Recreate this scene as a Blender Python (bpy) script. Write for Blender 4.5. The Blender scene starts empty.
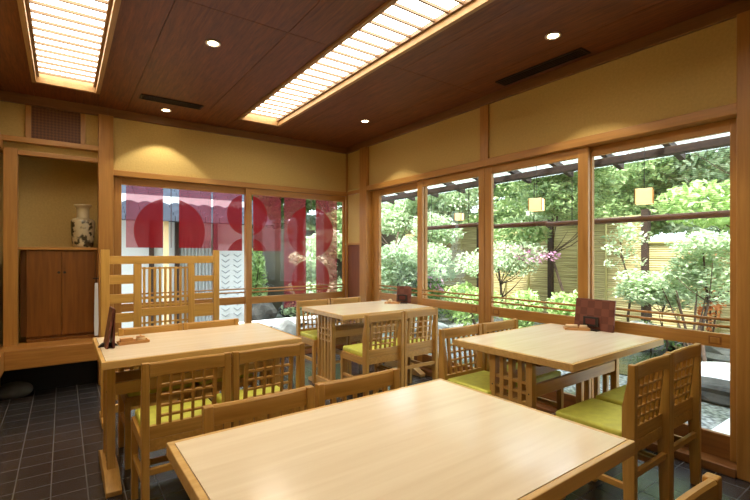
import bpy, bmesh, math, random
from mathutils import Vector, Matrix
R = math.radians
C = bpy.context.scene.collection
sc = bpy.context.scene

# ------------------------------------------------------------------ camera
cam = bpy.data.cameras.new('camera')
cam.sensor_width = 36.0
cam.lens = 435.2 / 750 * 36.0
cam.shift_y = 4.1 / 750
cam.clip_start = 0.03
camo = bpy.data.objects.new('camera', cam); C.objects.link(camo)
camo.location = (-3.228, -5.174, 1.305)
camo.rotation_euler = (R(90), 0, R(-35.62))
sc.camera = camo

# ------------------------------------------------------------------ world, sun, exposure
w = bpy.data.worlds.new('sky'); sc.world = w; w.use_nodes = True
wn = w.node_tree.nodes; wl = w.node_tree.links
bg = wn['Background']
bg.inputs['Color'].default_value = (0.80, 0.90, 1.0, 1)
bg.inputs['Strength'].default_value = 4.8
sl = bpy.data.lights.new('sun', 'SUN'); sl.energy = 12.0; sl.angle = R(12); sl.color = (1, 0.97, 0.9)
so = bpy.data.objects.new('sun', sl); C.objects.link(so)
so.rotation_euler = Vector((0.55, 0.22, -1.0)).to_track_quat('-Z', 'Y').to_euler()
sc.view_settings.view_transform = 'Standard'
sc.view_settings.look = 'None'
sc.view_settings.gamma = 1
sc.view_settings.use_curve_mapping = False
sc.view_settings.exposure = 0.10
try:
    sc.cycles.use_denoising = True
    sc.cycles.max_bounces = 10
    sc.cycles.diffuse_bounces = 5
    sc.cycles.transparent_max_bounces = 24
    sc.cycles.sample_clamp_indirect = 6
except Exception:
    pass
SKY_E = 9.0       # emission of the louvred ceiling lights
SPOT_W = 26.0     # each downlight

# ------------------------------------------------------------------ helpers
def lin(c):
    r = []
    for v in c:
        v = v / 255.0
        r.append(v / 12.92 if v <= 0.04045 else ((v + 0.055) / 1.055) ** 2.4)
    return (*r, 1.0)

def newmat(name):
    m = bpy.data.materials.new(name); m.use_nodes = True
    nt = m.node_tree
    return m, nt, nt.nodes, nt.links, nt.nodes['Principled BSDF']

def plain(name, col, rough=0.5, metal=0.0, emit=None, es=0.0, noise=0.0, nscale=8):
    m, nt, N, L, b = newmat(name)
    b.inputs['Base Color'].default_value = lin(col)
    b.inputs['Roughness'].default_value = rough
    b.inputs['Metallic'].default_value = metal
    if emit:
        b.inputs['Emission Color'].default_value = lin(emit); b.inputs['Emission Strength'].default_value = es
    if noise:
        tc = N.new('ShaderNodeTexCoord'); n = N.new('ShaderNodeTexNoise'); n.inputs['Scale'].default_value = nscale
        n.inputs['Detail'].default_value = 6
        L.new(tc.outputs['Object'], n.inputs['Vector'])
        r = N.new('ShaderNodeValToRGB')
        c = lin(col)
        r.color_ramp.elements[0].position = 0.3; r.color_ramp.elements[1].position = 0.7
        r.color_ramp.elements[0].color = (c[0] * (1 - noise), c[1] * (1 - noise), c[2] * (1 - noise), 1)
        r.color_ramp.elements[1].color = (min(1, c[0] * (1 + noise)), min(1, c[1] * (1 + noise)), min(1, c[2] * (1 + noise)), 1)
        L.new(n.outputs['Fac'], r.inputs['Fac']); L.new(r.outputs['Color'], b.inputs['Base Color'])
        bp = N.new('ShaderNodeBump'); bp.inputs['Strength'].default_value = 0.15; bp.inputs['Distance'].default_value = 0.01
        L.new(n.outputs['Fac'], bp.inputs['Height']); L.new(bp.outputs['Normal'], b.inputs['Normal'])
    return m

def wood(name, c1, c2, axis=0, rough=0.38, fine=60, coarse=4.0):
    """procedural grain stretched along one axis of the object"""
    m, nt, N, L, b = newmat(name)
    tc = N.new('ShaderNodeTexCoord')
    def layer(sc_cross, sc_long, detail, dist):
        mp = N.new('ShaderNodeMapping')
        s = [sc_cross] * 3; s[axis] = sc_long
        mp.inputs['Scale'].default_value = s
        n = N.new('ShaderNodeTexNoise'); n.inputs['Scale'].default_value = 1.0
        n.inputs['Detail'].default_value = detail; n.inputs['Distortion'].default_value = dist
        L.new(tc.outputs['Object'], mp.inputs['Vector']); L.new(mp.outputs['Vector'], n.inputs['Vector'])
        return n
    a = layer(fine, fine / 22.0, 5, 0.4)
    c = layer(coarse * 4, coarse / 3.0, 3, 1.4)
    mx = N.new('ShaderNodeMix'); mx.data_type = 'FLOAT'; mx.inputs[0].default_value = 0.5
    L.new(a.outputs['Fac'], mx.inputs[2]); L.new(c.outputs['Fac'], mx.inputs[3])
    r = N.new('ShaderNodeValToRGB')
    r.color_ramp.elements[0].position = 0.34; r.color_ramp.elements[1].position = 0.66
    r.color_ramp.elements[0].color = lin(c1); r.color_ramp.elements[1].color = lin(c2)
    L.new(mx.outputs[0], r.inputs['Fac']); L.new(r.outputs['Color'], b.inputs['Base Color'])
    b.inputs['Roughness'].default_value = rough
    bp = N.new('ShaderNodeBump'); bp.inputs['Strength'].default_value = 0.06; bp.inputs['Distance'].default_value = 0.004
    L.new(a.outputs['Fac'], bp.inputs['Height']); L.new(bp.outputs['Normal'], b.inputs['Normal'])
    return m

def leafmat(name, ca, cb, trans=0.28, rough=0.45):
    m, nt, N, L, b = newmat(name)
    g = N.new('ShaderNodeNewGeometry'); r = N.new('ShaderNodeValToRGB')
    r.color_ramp.elements[0].color = lin(ca); r.color_ramp.elements[1].color = lin(cb)
    L.new(g.outputs['Random Per Island'], r.inputs['Fac']); L.new(r.outputs['Color'], b.inputs['Base Color'])
    b.inputs['Roughness'].default_value = rough
    t = N.new('ShaderNodeBsdfTranslucent'); L.new(r.outputs['Color'], t.inputs['Color'])
    mx = N.new('ShaderNodeMixShader'); mx.inputs[0].default_value = trans
    L.new(b.outputs[0], mx.inputs[1]); L.new(t.outputs[0], mx.inputs[2])
    L.new(mx.outputs[0], N['Material Output'].inputs['Surface'])
    return m

def glassmat(name, tint=(0.97, 0.99, 0.98), refl=1.0):
    m, nt, N, L, b = newmat(name); N.remove(b)
    t = N.new('ShaderNodeBsdfTransparent'); t.inputs['Color'].default_value = (*tint, 1)
    g = N.new('ShaderNodeBsdfGlossy'); g.inputs['Roughness'].default_value = 0.02
    f0 = N.new('ShaderNodeLayerWeight'); f0.inputs['Blend'].default_value = 0.5
    f = N.new('ShaderNodeMath'); f.operation = 'POWER'; f.inputs[1].default_value = 5.0; L.new(f0.outputs['Facing'], f.inputs[0])
    mu = N.new('ShaderNodeMath'); mu.operation = 'MULTIPLY_ADD'; mu.inputs[1].default_value = 0.9 * refl; mu.inputs[2].default_value = 0.03 * refl
    mx = N.new('ShaderNodeMixShader')
    L.new(f.outputs[0], mu.inputs[0]); L.new(mu.outputs[0], mx.inputs[0]); L.new(t.outputs[0], mx.inputs[1]); L.new(g.outputs[0], mx.inputs[2])
    L.new(mx.outputs[0], N['Material Output'].inputs['Surface'])
    return m

class MB:
    def __init__(s): s.bm = bmesh.new()
    def box(s, x0, x1, y0, y1, z0, z1):
        v = [s.bm.verts.new(p) for p in ((x0, y0, z0), (x1, y0, z0), (x1, y1, z0), (x0, y1, z0), (x0, y0, z1), (x1, y0, z1), (x1, y1, z1), (x0, y1, z1))]
        for f in ((3, 2, 1, 0), (4, 5, 6, 7), (0, 1, 5, 4), (1, 2, 6, 5), (2, 3, 7, 6), (3, 0, 4, 7)):
            s.bm.faces.new([v[i] for i in f])
        return s
    def prism(s, pts, axis, a, b):
        """polygon pts (2D) extruded along axis from a to b"""
        def P(p, t):
            if axis == 0: return (t, p[0], p[1])
            if axis == 1: return (p[0], t, p[1])
            return (p[0], p[1], t)
        va = [s.bm.verts.new(P(p, a)) for p in pts]; vb = [s.bm.verts.new(P(p, b)) for p in pts]
        n = len(pts)
        s.bm.faces.new(va[::-1]); s.bm.faces.new(vb)
        for i in range(n): s.bm.faces.new((va[i], va[(i + 1) % n], vb[(i + 1) % n], vb[i]))
        return s
    def tube(s, pts, rads, n=8, cap=True):
        pts = [Vector(p) for p in pts]
        if not isinstance(rads, (list, tuple)): rads = [rads] * len(pts)
        rings = []; up = Vector((0, 0, 1))
        for i, p in enumerate(pts):
            d = (pts[min(i + 1, len(pts) - 1)] - pts[max(i - 1, 0)]).normalized()
            a = d.cross(up)
            if a.length < 1e-3: a = d.cross(Vector((1, 0, 0)))
            a.normalize(); b = d.cross(a).normalized()
            rings.append([s.bm.verts.new(p + (a * math.cos(k * 2 * math.pi / n) + b * math.sin(k * 2 * math.pi / n)) * rads[i]) for k in range(n)])
        for i in range(len(rings) - 1):
            for k in range(n):
                s.bm.faces.new((rings[i][k], rings[i][(k + 1) % n], rings[i + 1][(k + 1) % n], rings[i + 1][k]))
        if cap: s.bm.faces.new(rings[0][::-1]); s.bm.faces.new(rings[-1])
        return s
    def lathe(s, prof, c=(0, 0, 0), n=32):
        rings = []
        for r, z in prof:
            rings.append([s.bm.verts.new((c[0] + r * math.cos(k * 2 * math.pi / n), c[1] + r * math.sin(k * 2 * math.pi / n), c[2] + z)) for k in range(n)])
        for i in range(len(rings) - 1):
            for k in range(n):
                s.bm.faces.new((rings[i][k], rings[i][(k + 1) % n], rings[i + 1][(k + 1) % n], rings[i + 1][k]))
        s.bm.faces.new(rings[0][::-1]); s.bm.faces.new(rings[-1])
        return s
    def build(s, name, mat, parent=None, bevel=0.0, smooth=False, seg=2):
        bmesh.ops.recalc_face_normals(s.bm, faces=s.bm.faces)
        me = bpy.data.meshes.new(name); s.bm.to_mesh(me); s.bm.free()
        me.materials.append(mat)
        if smooth:
            for p in me.polygons: p.use_smooth = True
        o = bpy.data.objects.new(name, me); C.objects.link(o)
        if parent: o.parent = parent
        if bevel:
            md = o.modifiers.new('bevel', 'BEVEL'); md.width = bevel; md.segments = seg; md.limit_method = 'ANGLE'; md.angle_limit = R(40)
            for p in me.polygons: p.use_smooth = True
            wnm = o.modifiers.new('wn', 'WEIGHTED_NORMAL')
        return o

def thing(name, label, cat, loc=(0, 0, 0), rz=0, group=None):
    o = bpy.data.objects.new(name, None); C.objects.link(o); o.empty_display_size = 0.1
    o.location = loc; o.rotation_euler = (0, 0, rz); o['label'] = label; o['category'] = cat
    if group: o['group'] = group
    return o
def tag(o, label, cat, group=None, kind=None):
    o['label'] = label; o['category'] = cat
    if group: o['group'] = group
    if kind: o['kind'] = kind
    return o
def struct(o):
    o['kind'] = 'structure'; return o
def sempty(name, loc=(0, 0, 0)):
    o = bpy.data.objects.new(name, None); C.objects.link(o); o.location = loc; o['kind'] = 'structure'; return o
def children(o): return list(o.children)
def copy_tree(o, parent=None):
    kids = children(o)
    c = o.copy(); C.objects.link(c)
    if parent: c.parent = parent
    for k in kids: copy_tree(k, c)
    return c

# ------------------------------------------------------------------ materials
M = {}
for ax, n in enumerate('xyz'):
    M['post_' + n] = wood('pillar_wood_' + n, (160, 110, 50), (186, 134, 66), ax, 0.38)
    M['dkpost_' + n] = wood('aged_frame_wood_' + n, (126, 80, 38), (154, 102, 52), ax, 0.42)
    M['chair_' + n] = wood('chair_oak_' + n, (168, 122, 52), (200, 152, 76), ax, 0.36)
    M['tleg_' + n] = wood('table_leg_oak_' + n, (180, 136, 70), (210, 166, 94), ax, 0.36)
    M['screen_' + n] = wood('screen_wood_' + n, (190, 144, 66), (216, 170, 88), ax, 0.4)
M['top'] = wood('tabletop_laminate', (234, 214, 180), (246, 230, 200), 0, 0.17, fine=34, coarse=3)
M['band'] = wood('table_edge_wood', (206, 164, 98), (226, 186, 120), 0, 0.26)
M['ceil'] = wood('ceiling_veneer', (84, 38, 11), (130, 70, 24), 1, 0.5, fine=70, coarse=16)
M['cornice_x'] = wood('cornice_wood_x', (112, 72, 36), (136, 92, 48), 0, 0.45)
M['cornice_y'] = wood('cornice_wood_y', (112, 72, 36), (136, 92, 48), 1, 0.45)
M['cab'] = wood('cabinet_veneer', (106, 60, 16), (134, 82, 26), 2, 0.4, fine=40, coarse=5)
M['wains'] = wood('wainscot_panel', (112, 62, 34), (128, 76, 42), 2, 0.4, fine=40)
M['plat'] = wood('platform_wood', (152, 100, 42), (186, 130, 64), 0, 0.36, coarse=5)
M['plaster'] = plain('ochre_plaster', (196, 166, 98), 0.92, noise=0.06, nscale=60)
M['cushion'] = plain('lime_cushion', (206, 206, 84), 0.55, noise=0.08, nscale=30)
M['black'] = plain('dark_slot', (12, 10, 9), 0.7)
M['vent'] = plain('vent_metal_brown', (46, 32, 22), 0.5, 0.3)
M['chrome'] = plain('downlight_trim', (225, 215, 200), 0.3, 0.6)
M['bulb'] = plain('downlight_bulb', (255, 240, 210), 0.4, emit=(255, 226, 176), es=30)
M['diff'] = plain('louvre_diffuser', (255, 250, 240), 0.6, emit=(255, 246, 228), es=SKY_E)
M['louvre'] = wood('louvre_slat_wood', (112, 84, 56), (134, 104, 72), 0, 0.5)
M['lframe'] = wood('louvre_frame_wood', (160, 122, 76), (186, 146, 94), 1, 0.5)
M['glass'] = glassmat('window_glass', refl=0.6)
M['doorglass'] = glassmat('door_glass', refl=0.3)
M['iron'] = plain('dark_iron', (38, 30, 26), 0.5)
M['menu'] = plain('menu_leather', (92, 34, 26), 0.5)
M['tray'] = wood('tray_wood', (186, 130, 70), (214, 160, 96), 0, 0.4)
M['cream'] = plain('cream_wood', (232, 200, 150), 0.5)
M['white'] = plain('white_paint', (212, 214, 214), 0.6)
M['stone'] = plain('garden_stone', (150, 150, 146), 0.85, noise=0.35, nscale=6)
M['darkrock'] = plain('dark_rock', (70, 68, 64), 0.85, noise=0.5, nscale=7)
M['slab'] = plain('pale_slab', (226, 228, 230), 0.7, noise=0.15, nscale=9)
M['bark'] = plain('bark', (84, 66, 52), 0.9, noise=0.4, nscale=25)
M['darkwood'] = plain('eave_dark_wood', (58, 40, 30), 0.7, noise=0.2, nscale=20)
M['slidebar'] = plain('blind_bar', (104, 66, 42), 0.6)
M['reed'] = plain('reed', (66, 62, 42), 0.7)
M['paper'] = plain('lantern_paper', (255, 232, 190), 0.8, emit=(255, 206, 140), es=1.2)
M['leafA'] = leafmat('leaf_mid_green', (120, 150, 92), (190, 208, 146))
M['leafB'] = leafmat('leaf_pale_green', (156, 182, 136), (224, 234, 200))
M['leafC'] = leafmat('leaf_dark_green', (66, 104, 56), (136, 168, 92))
M['leafD'] = leafmat('leaf_fresh_green', (148, 182, 104), (206, 224, 158))
M['leafO'] = leafmat('leaf_orange', (206, 120, 60), (226, 160, 96))
M['pink'] = leafmat('azalea_pink', (220, 140, 190), (244, 196, 222))

def tilemat():
    m, nt, N, L, b = newmat('floor_tile')
    tc = N.new('ShaderNodeTexCoord'); mp = N.new('ShaderNodeMapping')
    mp.inputs['Location'].default_value = (3.283 + 0.165 * 40, 1.600 + 0.1655 * 60, 0)
    br = N.new('ShaderNodeTexBrick'); br.offset = 0; br.squash = 1
    br.inputs['Scale'].default_value = 1; br.inputs['Brick Width'].default_value = 0.165; br.inputs['Row Height'].default_value = 0.1655
    br.inputs['Mortar Size'].default_value = 0.0035; br.inputs['Mortar Smooth'].default_value = 0.2; br.inputs['Bias'].default_value = 0.0
    br.inputs['Color1'].default_value = lin((52, 49, 50)); br.inputs['Color2'].default_value = lin((64, 60, 60)); br.inputs['Mortar'].default_value = lin((112, 106, 98))
    L.new(tc.outputs['Object'], mp.inputs['Vector']); L.new(mp.outputs['Vector'], br.inputs['Vector'])
    n = N.new('ShaderNodeTexNoise'); n.inputs['Scale'].default_value = 90; n.inputs['Detail'].default_value = 4
    L.new(tc.outputs['Object'], n.inputs['Vector'])
    hs = N.new('ShaderNodeMix'); hs.data_type = 'RGBA'; hs.blend_type = 'MULTIPLY'; hs.inputs[0].default_value = 0.3
    L.new(br.outputs['Color'], hs.inputs[6]); L.new(n.outputs['Color'], hs.inputs[7]); L.new(hs.outputs[2], b.inputs['Base Color'])
    b.inputs['Roughness'].default_value = 0.27; b.inputs['Specular IOR Level'].default_value = 0.7
    inv = N.new('ShaderNodeMath'); inv.operation = 'SUBTRACT'; inv.inputs[0].default_value = 1.0; L.new(br.outputs['Fac'], inv.inputs[1])
    ad = N.new('ShaderNodeMath'); ad.operation = 'MULTIPLY_ADD'; ad.inputs[1].default_value = 0.12; L.new(n.outputs['Fac'], ad.inputs[0]); L.new(inv.outputs[0], ad.inputs[2])
    bp = N.new('ShaderNodeBump'); bp.inputs['Strength'].default_value = 0.5; bp.inputs['Distance'].default_value = 0.002
    L.new(ad.outputs[0], bp.inputs['Height']); L.new(bp.outputs['Normal'], b.inputs['Normal'])
    return m
M['tile'] = tilemat()

def wickermat():
    m, nt, N, L, b = newmat('woven_wicker')
    tc = N.new('ShaderNodeTexCoord')
    mp = N.new('ShaderNodeMapping'); mp.inputs['Rotation'].default_value = (0, R(45), 0)
    L.new(tc.outputs['Object'], mp.inputs['Vector'])
    ch = N.new('ShaderNodeTexChecker'); ch.inputs['Scale'].default_value = 52
    ch.inputs['Color1'].default_value = lin((112, 68, 28)); ch.inputs['Color2'].default_value = lin((88, 50, 20))
    L.new(mp.outputs['Vector'], ch.inputs['Vector']); L.new(ch.outputs['Color'], b.inputs['Base Color'])
    b.inputs['Roughness'].default_value = 0.6
    return m
M['wicker'] = wickermat()

def gravelmat():
    m, nt, N, L, b = newmat('garden_gravel')
    tc = N.new('ShaderNodeTexCoord'); v = N.new('ShaderNodeTexVoronoi'); v.inputs['Scale'].default_value = 26
    n = N.new('ShaderNodeTexNoise'); n.inputs['Scale'].default_value = 1.1; n.inputs['Detail'].default_value = 4
    L.new(tc.outputs['Object'], v.inputs['Vector']); L.new(tc.outputs['Object'], n.inputs['Vector'])
    r = N.new('ShaderNodeValToRGB'); r.color_ramp.elements[0].color = lin((196, 198, 196)); r.color_ramp.elements[1].color = lin((96, 98, 96))
    r.color_ramp.elements[1].position = 0.75
    L.new(v.outputs['Distance'], r.inputs['Fac'])
    r2 = N.new('ShaderNodeValToRGB'); r2.color_ramp.elements[0].color = lin((150, 160, 120)); r2.color_ramp.elements[1].color = lin((255, 255, 255))
    r2.color_ramp.elements[0].position = 0.4; r2.color_ramp.elements[1].position = 0.55
    L.new(n.outputs['Fac'], r2.inputs['Fac'])
    mx = N.new('ShaderNodeMix'); mx.data_type = 'RGBA'; mx.blend_type = 'MULTIPLY'; mx.inputs[0].default_value = 1
    L.new(r.outputs['Color'], mx.inputs[6]); L.new(r2.outputs['Color'], mx.inputs[7]); L.new(mx.outputs[2], b.inputs['Base Color'])
    b.inputs['Roughness'].default_value = 0.9
    bp = N.new('ShaderNodeBump'); bp.inputs['Strength'].default_value = 0.6; bp.inputs['Distance'].default_value = 0.02; bp.invert = True
    L.new(v.outputs['Distance'], bp.inputs['Height']); L.new(bp.outputs['Normal'], b.inputs['Normal'])
    return m
M['gravel'] = gravelmat()

def watermat():
    m, nt, N, L, b = newmat('pond_water')
    b.inputs['Base Color'].default_value = lin((46, 54, 38)); b.inputs['Roughness'].default_value = 0.06
    tc = N.new('ShaderNodeTexCoord'); n = N.new('ShaderNodeTexNoise'); n.inputs['Scale'].default_value = 7
    L.new(tc.outputs['Object'], n.inputs['Vector'])
    bp = N.new('ShaderNodeBump'); bp.inputs['Strength'].default_value = 0.3; bp.inputs['Distance'].default_value = 0.02
    L.new(n.outputs['Fac'], bp.inputs['Height']); L.new(bp.outputs['Normal'], b.inputs['Normal'])
    return m
M['water'] = watermat()

def bamboomat():
    m, nt, N, L, b = newmat('bamboo_fence_slats')
    tc = N.new('ShaderNodeTexCoord'); mp = N.new('ShaderNodeMapping'); mp.inputs['Scale'].default_value = (1, 1.2, 40)
    n = N.new('ShaderNodeTexNoise'); n.inputs['Scale'].default_value = 1; n.inputs['Detail'].default_value = 3
    L.new(tc.outputs['Object'], mp.inputs['Vector']); L.new(mp.outputs['Vector'], n.inputs['Vector'])
    r = N.new('ShaderNodeValToRGB'); r.color_ramp.elements[0].color = lin((156, 140, 94)); r.color_ramp.elements[1].color = lin((208, 192, 142))
    r.color_ramp.elements[0].position = 0.35; r.color_ramp.elements[1].position = 0.6
    L.new(n.outputs['Fac'], r.inputs['Fac']); L.new(r.outputs['Color'], b.inputs['Base Color']); b.inputs['Roughness'].default_value = 0.6
    return m
M['bamboo'] = bamboomat()
M['bamboo_pole'] = plain('bamboo_pole', (186, 172, 112), 0.5)

def norenmat(name, circles, scale_red=(132, 22, 34)):
    """sheer red cloth with denser dyed discs; circles = [(x, z, r)] in object coordinates"""
    m, nt, N, L, b = newmat(name)
    tc = N.new('ShaderNodeTexCoord'); sp = N.new('ShaderNodeSeparateXYZ'); L.new(tc.outputs['Object'], sp.inputs[0])
    acc = None
    for cx_, cz_, r_ in circles:
        cb = N.new('ShaderNodeCombineXYZ'); L.new(sp.outputs[0], cb.inputs[0]); L.new(sp.outputs[2], cb.inputs[2])
        ds = N.new('ShaderNodeVectorMath'); ds.operation = 'DISTANCE'; ds.inputs[1].default_value = (cx_, 0, cz_)
        L.new(cb.outputs[0], ds.inputs[0])
        lt = N.new('ShaderNodeMath'); lt.operation = 'LESS_THAN'; lt.inputs[1].default_value = r_; L.new(ds.outputs['Value'], lt.inputs[0])
        if acc is None: acc = lt
        else:
            mxx = N.new('ShaderNodeMath'); mxx.operation = 'MAXIMUM'; L.new(acc.outputs[0], mxx.inputs[0]); L.new(lt.outputs[0], mxx.inputs[1]); acc = mxx
    col = N.new('ShaderNodeMix'); col.data_type = 'RGBA'
    col.inputs[6].default_value = lin((158, 60, 70)); col.inputs[7].default_value = lin((130, 28, 32))
    L.new(acc.outputs[0], col.inputs[0])
    alp = N.new('ShaderNodeMapRange'); alp.inputs['To Min'].default_value = 0.52; alp.inputs['To Max'].default_value = 0.93
    L.new(acc.outputs[0], alp.inputs['Value'])
    d = N.new('ShaderNodeBsdfDiffuse'); tl = N.new('ShaderNodeBsdfTranslucent'); t = N.new('ShaderNodeBsdfTransparent')
    t.inputs['Color'].default_value = (0.9, 0.58, 0.62, 1)
    L.new(col.outputs[2], d.inputs[0]); L.new(col.outputs[2], tl.inputs[0])
    m1 = N.new('ShaderNodeMixShader'); m1.inputs[0].default_value = 0.5; L.new(d.outputs[0], m1.inputs[1]); L.new(tl.outputs[0], m1.inputs[2])
    m2 = N.new('ShaderNodeMixShader'); L.new(alp.outputs[0], m2.inputs[0]); L.new(t.outputs[0], m2.inputs[1]); L.new(m1.outputs[0], m2.inputs[2])
    L.new(m2.outputs[0], N['Material Output'].inputs['Surface']); N.remove(b)
    return m

def vasemat():
    m, nt, N, L, b = newmat('painted_porcelain')
    tc = N.new('ShaderNodeTexCoord'); sp = N.new('ShaderNodeSeparateXYZ'); L.new(tc.outputs['Object'], sp.inputs[0])
    n = N.new('ShaderNodeTexNoise'); n.inputs['Scale'].default_value = 16; n.inputs['Detail'].default_value = 5; L.new(tc.outputs['Object'], n.inputs['Vector'])
    r = N.new('ShaderNodeValToRGB'); r.color_ramp.elements[0].position = 0.47; r.color_ramp.elements[1].position = 0.56
    r.color_ramp.elements[0].color = (0, 0, 0, 1); r.color_ramp.elements[1].color = (1, 1, 1, 1)
    L.new(n.outputs['Fac'], r.inputs['Fac'])
    z = N.new('ShaderNodeMapRange'); z.inputs['From Min'].default_value = 0.31; z.inputs['From Max'].default_value = 0.26; L.new(sp.outputs[2], z.inputs['Value'])
    mu = N.new('ShaderNodeMath'); mu.operation = 'MULTIPLY'; L.new(r.outputs['Color'], mu.inputs[0]); L.new(z.outputs[0], mu.inputs[1])
    mx = N.new('ShaderNodeMix'); mx.data_type = 'RGBA'; L.new(mu.outputs[0], mx.inputs[0])
    mx.inputs[6].default_value = lin((196, 180, 142)); mx.inputs[7].default_value = lin((70, 62, 44))
    L.new(mx.outputs[2], b.inputs['Base Color']); b.inputs['Roughness'].default_value = 0.2
    return m
M['vase'] = vasemat()

def menumat():
    m, nt, N, L, b = newmat('patchwork_menu_board')
    tc = N.new('ShaderNodeTexCoord'); ch = N.new('ShaderNodeTexChecker'); ch.inputs['Scale'].default_value = 19
    ch.inputs['Color1'].default_value = lin((116, 66, 50)); ch.inputs['Color2'].default_value = lin((98, 50, 38))
    L.new(tc.outputs['Object'], ch.inputs['Vector']); L.new(ch.outputs['Color'], b.inputs['Base Color']); b.inputs['Roughness'].default_value = 0.45
    return m
M['menub'] = menumat()

# ------------------------------------------------------------------ room shell
XL, YR = -3.70, -7.6
o = struct(MB().box(XL - 0.1, 0.0, YR - 0.1, 0.0, -0.06, 0).build('floor', M['tile']))
# alcove floor under the step
struct(MB().box(XL - 0.1, -2.86, 0.0, 0.55, -0.06, 0).build('floor.001', M['tile']))

def boards():
    b = MB(); g = 0.002
    ysp = [0.0, -2.48, -5.0, YR]
    cols = [(XL, -3.445, 0), (-3.445, -2.955, 1), (-2.955, -2.70, 0), (-2.70, -2.01, 0), (-2.01, -1.69, 0), (-1.69, -1.21, 1), (-1.21, -1.03, 0), (-1.03, -0.38, 0), (-0.38, 0.0, 0)]
    for x0, x1, k in cols:
        if k:
            segs = [(0.0, -0.48), (-5.0 if x0 < -3 else -5.6, YR)]
        else:
            segs = [(ysp[i], ysp[i + 1]) for i in range(3)]
        for a, c in segs:
            b.box(x0 + g, x1 - g, c + g, a - g, 2.78, 2.80)
    b.box(XL - 0.1, 0.1, YR - 0.1, 0.55, 2.86, 2.92)
    return b
struct(boards().build('ceiling', M['ceil']))
# eave / roof mass above the room so that daylight only enters through the glass
struct(MB().box(XL - 0.1, 0.12, YR - 0.1, 0.6, 2.93, 3.2).build('ceiling.001', M['darkwood']))

# left wall
struct(MB().box(XL - 0.1, XL, YR, 0.5, 0.0, 2.9).build('wall_left', M['plaster']))
struct(MB().box(XL, XL + 0.03, YR, -0.02, 2.24, 2.36).build('trim_1', M['post_y'], bevel=0.004))
struct(MB().box(XL, XL + 0.03, -0.95, -0.85, 0.47, 2.24).build('trim_2', M['post_z'], bevel=0.004))
# rear wall (behind the camera)
struct(MB().box(XL - 0.1, 0.1, YR - 0.1, YR, 0.0, 2.9).build('wall_rear', M['plaster']))
# cornices
struct(MB().box(-2.86, 0.0, -0.035, 0.0, 2.70, 2.78).build('trim_3', M['cornice_x'], bevel=0.003))
struct(MB().box(-0.035, 0.0, YR, 0.0, 2.70, 2.78).build('trim_4', M['cornice_y'], bevel=0.003))
struct(MB().box(XL, -2.86, -0.035, 0.0, 2.69, 2.78).build('trim_5', M['cornice_x'], bevel=0.003))
# back wall upper plaster, lintel, pillar
struct(MB().box(-2.86, 0.0, 0.0, 0.12, 2.165, 2.9).build('wall_back', M['plaster']))
struct(MB().box(-2.815, 0.0, -0.028, 0.12, 2.105, 2.165).build('trim_6', M['post_x'], bevel=0.004))
struct(MB().box(-2.944, -2.814, -0.06, 0.09, 0.0, 2.70).build('trim_7', M['post_z'], bevel=0.006))
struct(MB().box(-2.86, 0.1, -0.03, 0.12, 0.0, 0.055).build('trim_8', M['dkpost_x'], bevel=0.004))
# right wall
struct(MB().box(0.0, 0.12, YR, 0.12, 2.19, 2.9).build('wall_right', M['plaster']))
struct(MB().box(0.0, 0.12, -0.40, 0.12, 1.45, 2.12).build('wall_right.001', M['plaster']))
struct(MB().box(0.004, 0.12, -0.40, 0.12, 0.0, 1.43).build('wall_right.002', M['wains']))
struct(MB().box(-0.012, 0.0, -0.375, -0.02, 1.43, 1.455).build('trim_9', M['post_y'], bevel=0.002))
struct(MB().box(-0.022, 0.0, -0.022, 0.0, 0.0, 2.70).build('trim_10', M['post_z'], bevel=0.003))
struct(MB().box(-0.045, 0.11, -0.535, -0.375, 0.0, 2.70).build('trim_11', M['post_z'], bevel=0.006))
struct(MB().box(-0.035, 0.12, -4.34, -0.535, 2.125, 2.19).build('trim_12', M['post_y'], bevel=0.004))
struct(MB().box(-0.02, 0.0, -0.375, -0.022, 2.12, 2.17).build('trim_13', M['post_y'], bevel=0.003))
struct(MB().box(-0.02, 0.0, -2.50, -2.40, 2.19, 2.70).build('trim_14', M['post_z'], bevel=0.004))
struct(MB().box(-0.045, 0.11, -4.45, -4.34, 0.0, 2.70).build('trim_15', M['post_z'], bevel=0.006))
struct(MB().box(-0.055, 0.12, -4.34, -0.535, 0.0, 0.052).build('trim_16', M['dkpost_y'], bevel=0.004))
struct(MB().box(0.0, 0.12, YR, -4.45, 0.0, 2.19).build('wall_right.003', M['plaster']))

# ------------------------------------------------------------------ alcove at the far left
struct(MB().box(XL, -2.86, 0.42, 0.50, 0.0, 2.9).build('wall_alcove', M['plaster']))
struct(MB().box(-2.90, -2.86, 0.09, 0.42, 0.0, 2.9).build('wall_alcove.001', M['plaster']))
struct(MB().box(XL, -2.94, 0.10, 0.13, 0.0, 0.30).build('wall_alcove.002', M['black']))
struct(MB().box(-3.668, -3.566, -0.05, 0.05, 0.47, 2.27).build('trim_17', M['post_z'], bevel=0.005))
struct(MB().box(XL, -2.944, -0.08, 0.05, 2.325, 2.375).build('trim_18', M['post_x'], bevel=0.004))
struct(MB().box(XL, -2.944, -0.02, 0.05, 2.22, 2.262).build('trim_19', M['post_x'], bevel=0.003))
struct(MB().box(XL, -2.944, 0.0, 0.04, 2.262, 2.325).build('wall_alcove.003', M['plaster']))
# transom above: plaster, posts and woven panel
struct(MB().box(XL, -2.944, 0.02, 0.05, 2.375, 2.70).build('wall_alcove.004', M['plaster']))
tr = sempty('window_transom')
MB().box(-3.47, -3.09, 0.0, 0.018, 2.385, 2.69).build('woven_panel', M['wicker'], tr)
fr = MB(); fr.box(-3.515, -3.47, -0.01, 0.018, 2.375, 2.70); fr.box(-3.09, -3.05, -0.01, 0.018, 2.375, 2.70)
fr.build('window_frame', M['post_z'], tr, bevel=0.003)
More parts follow.
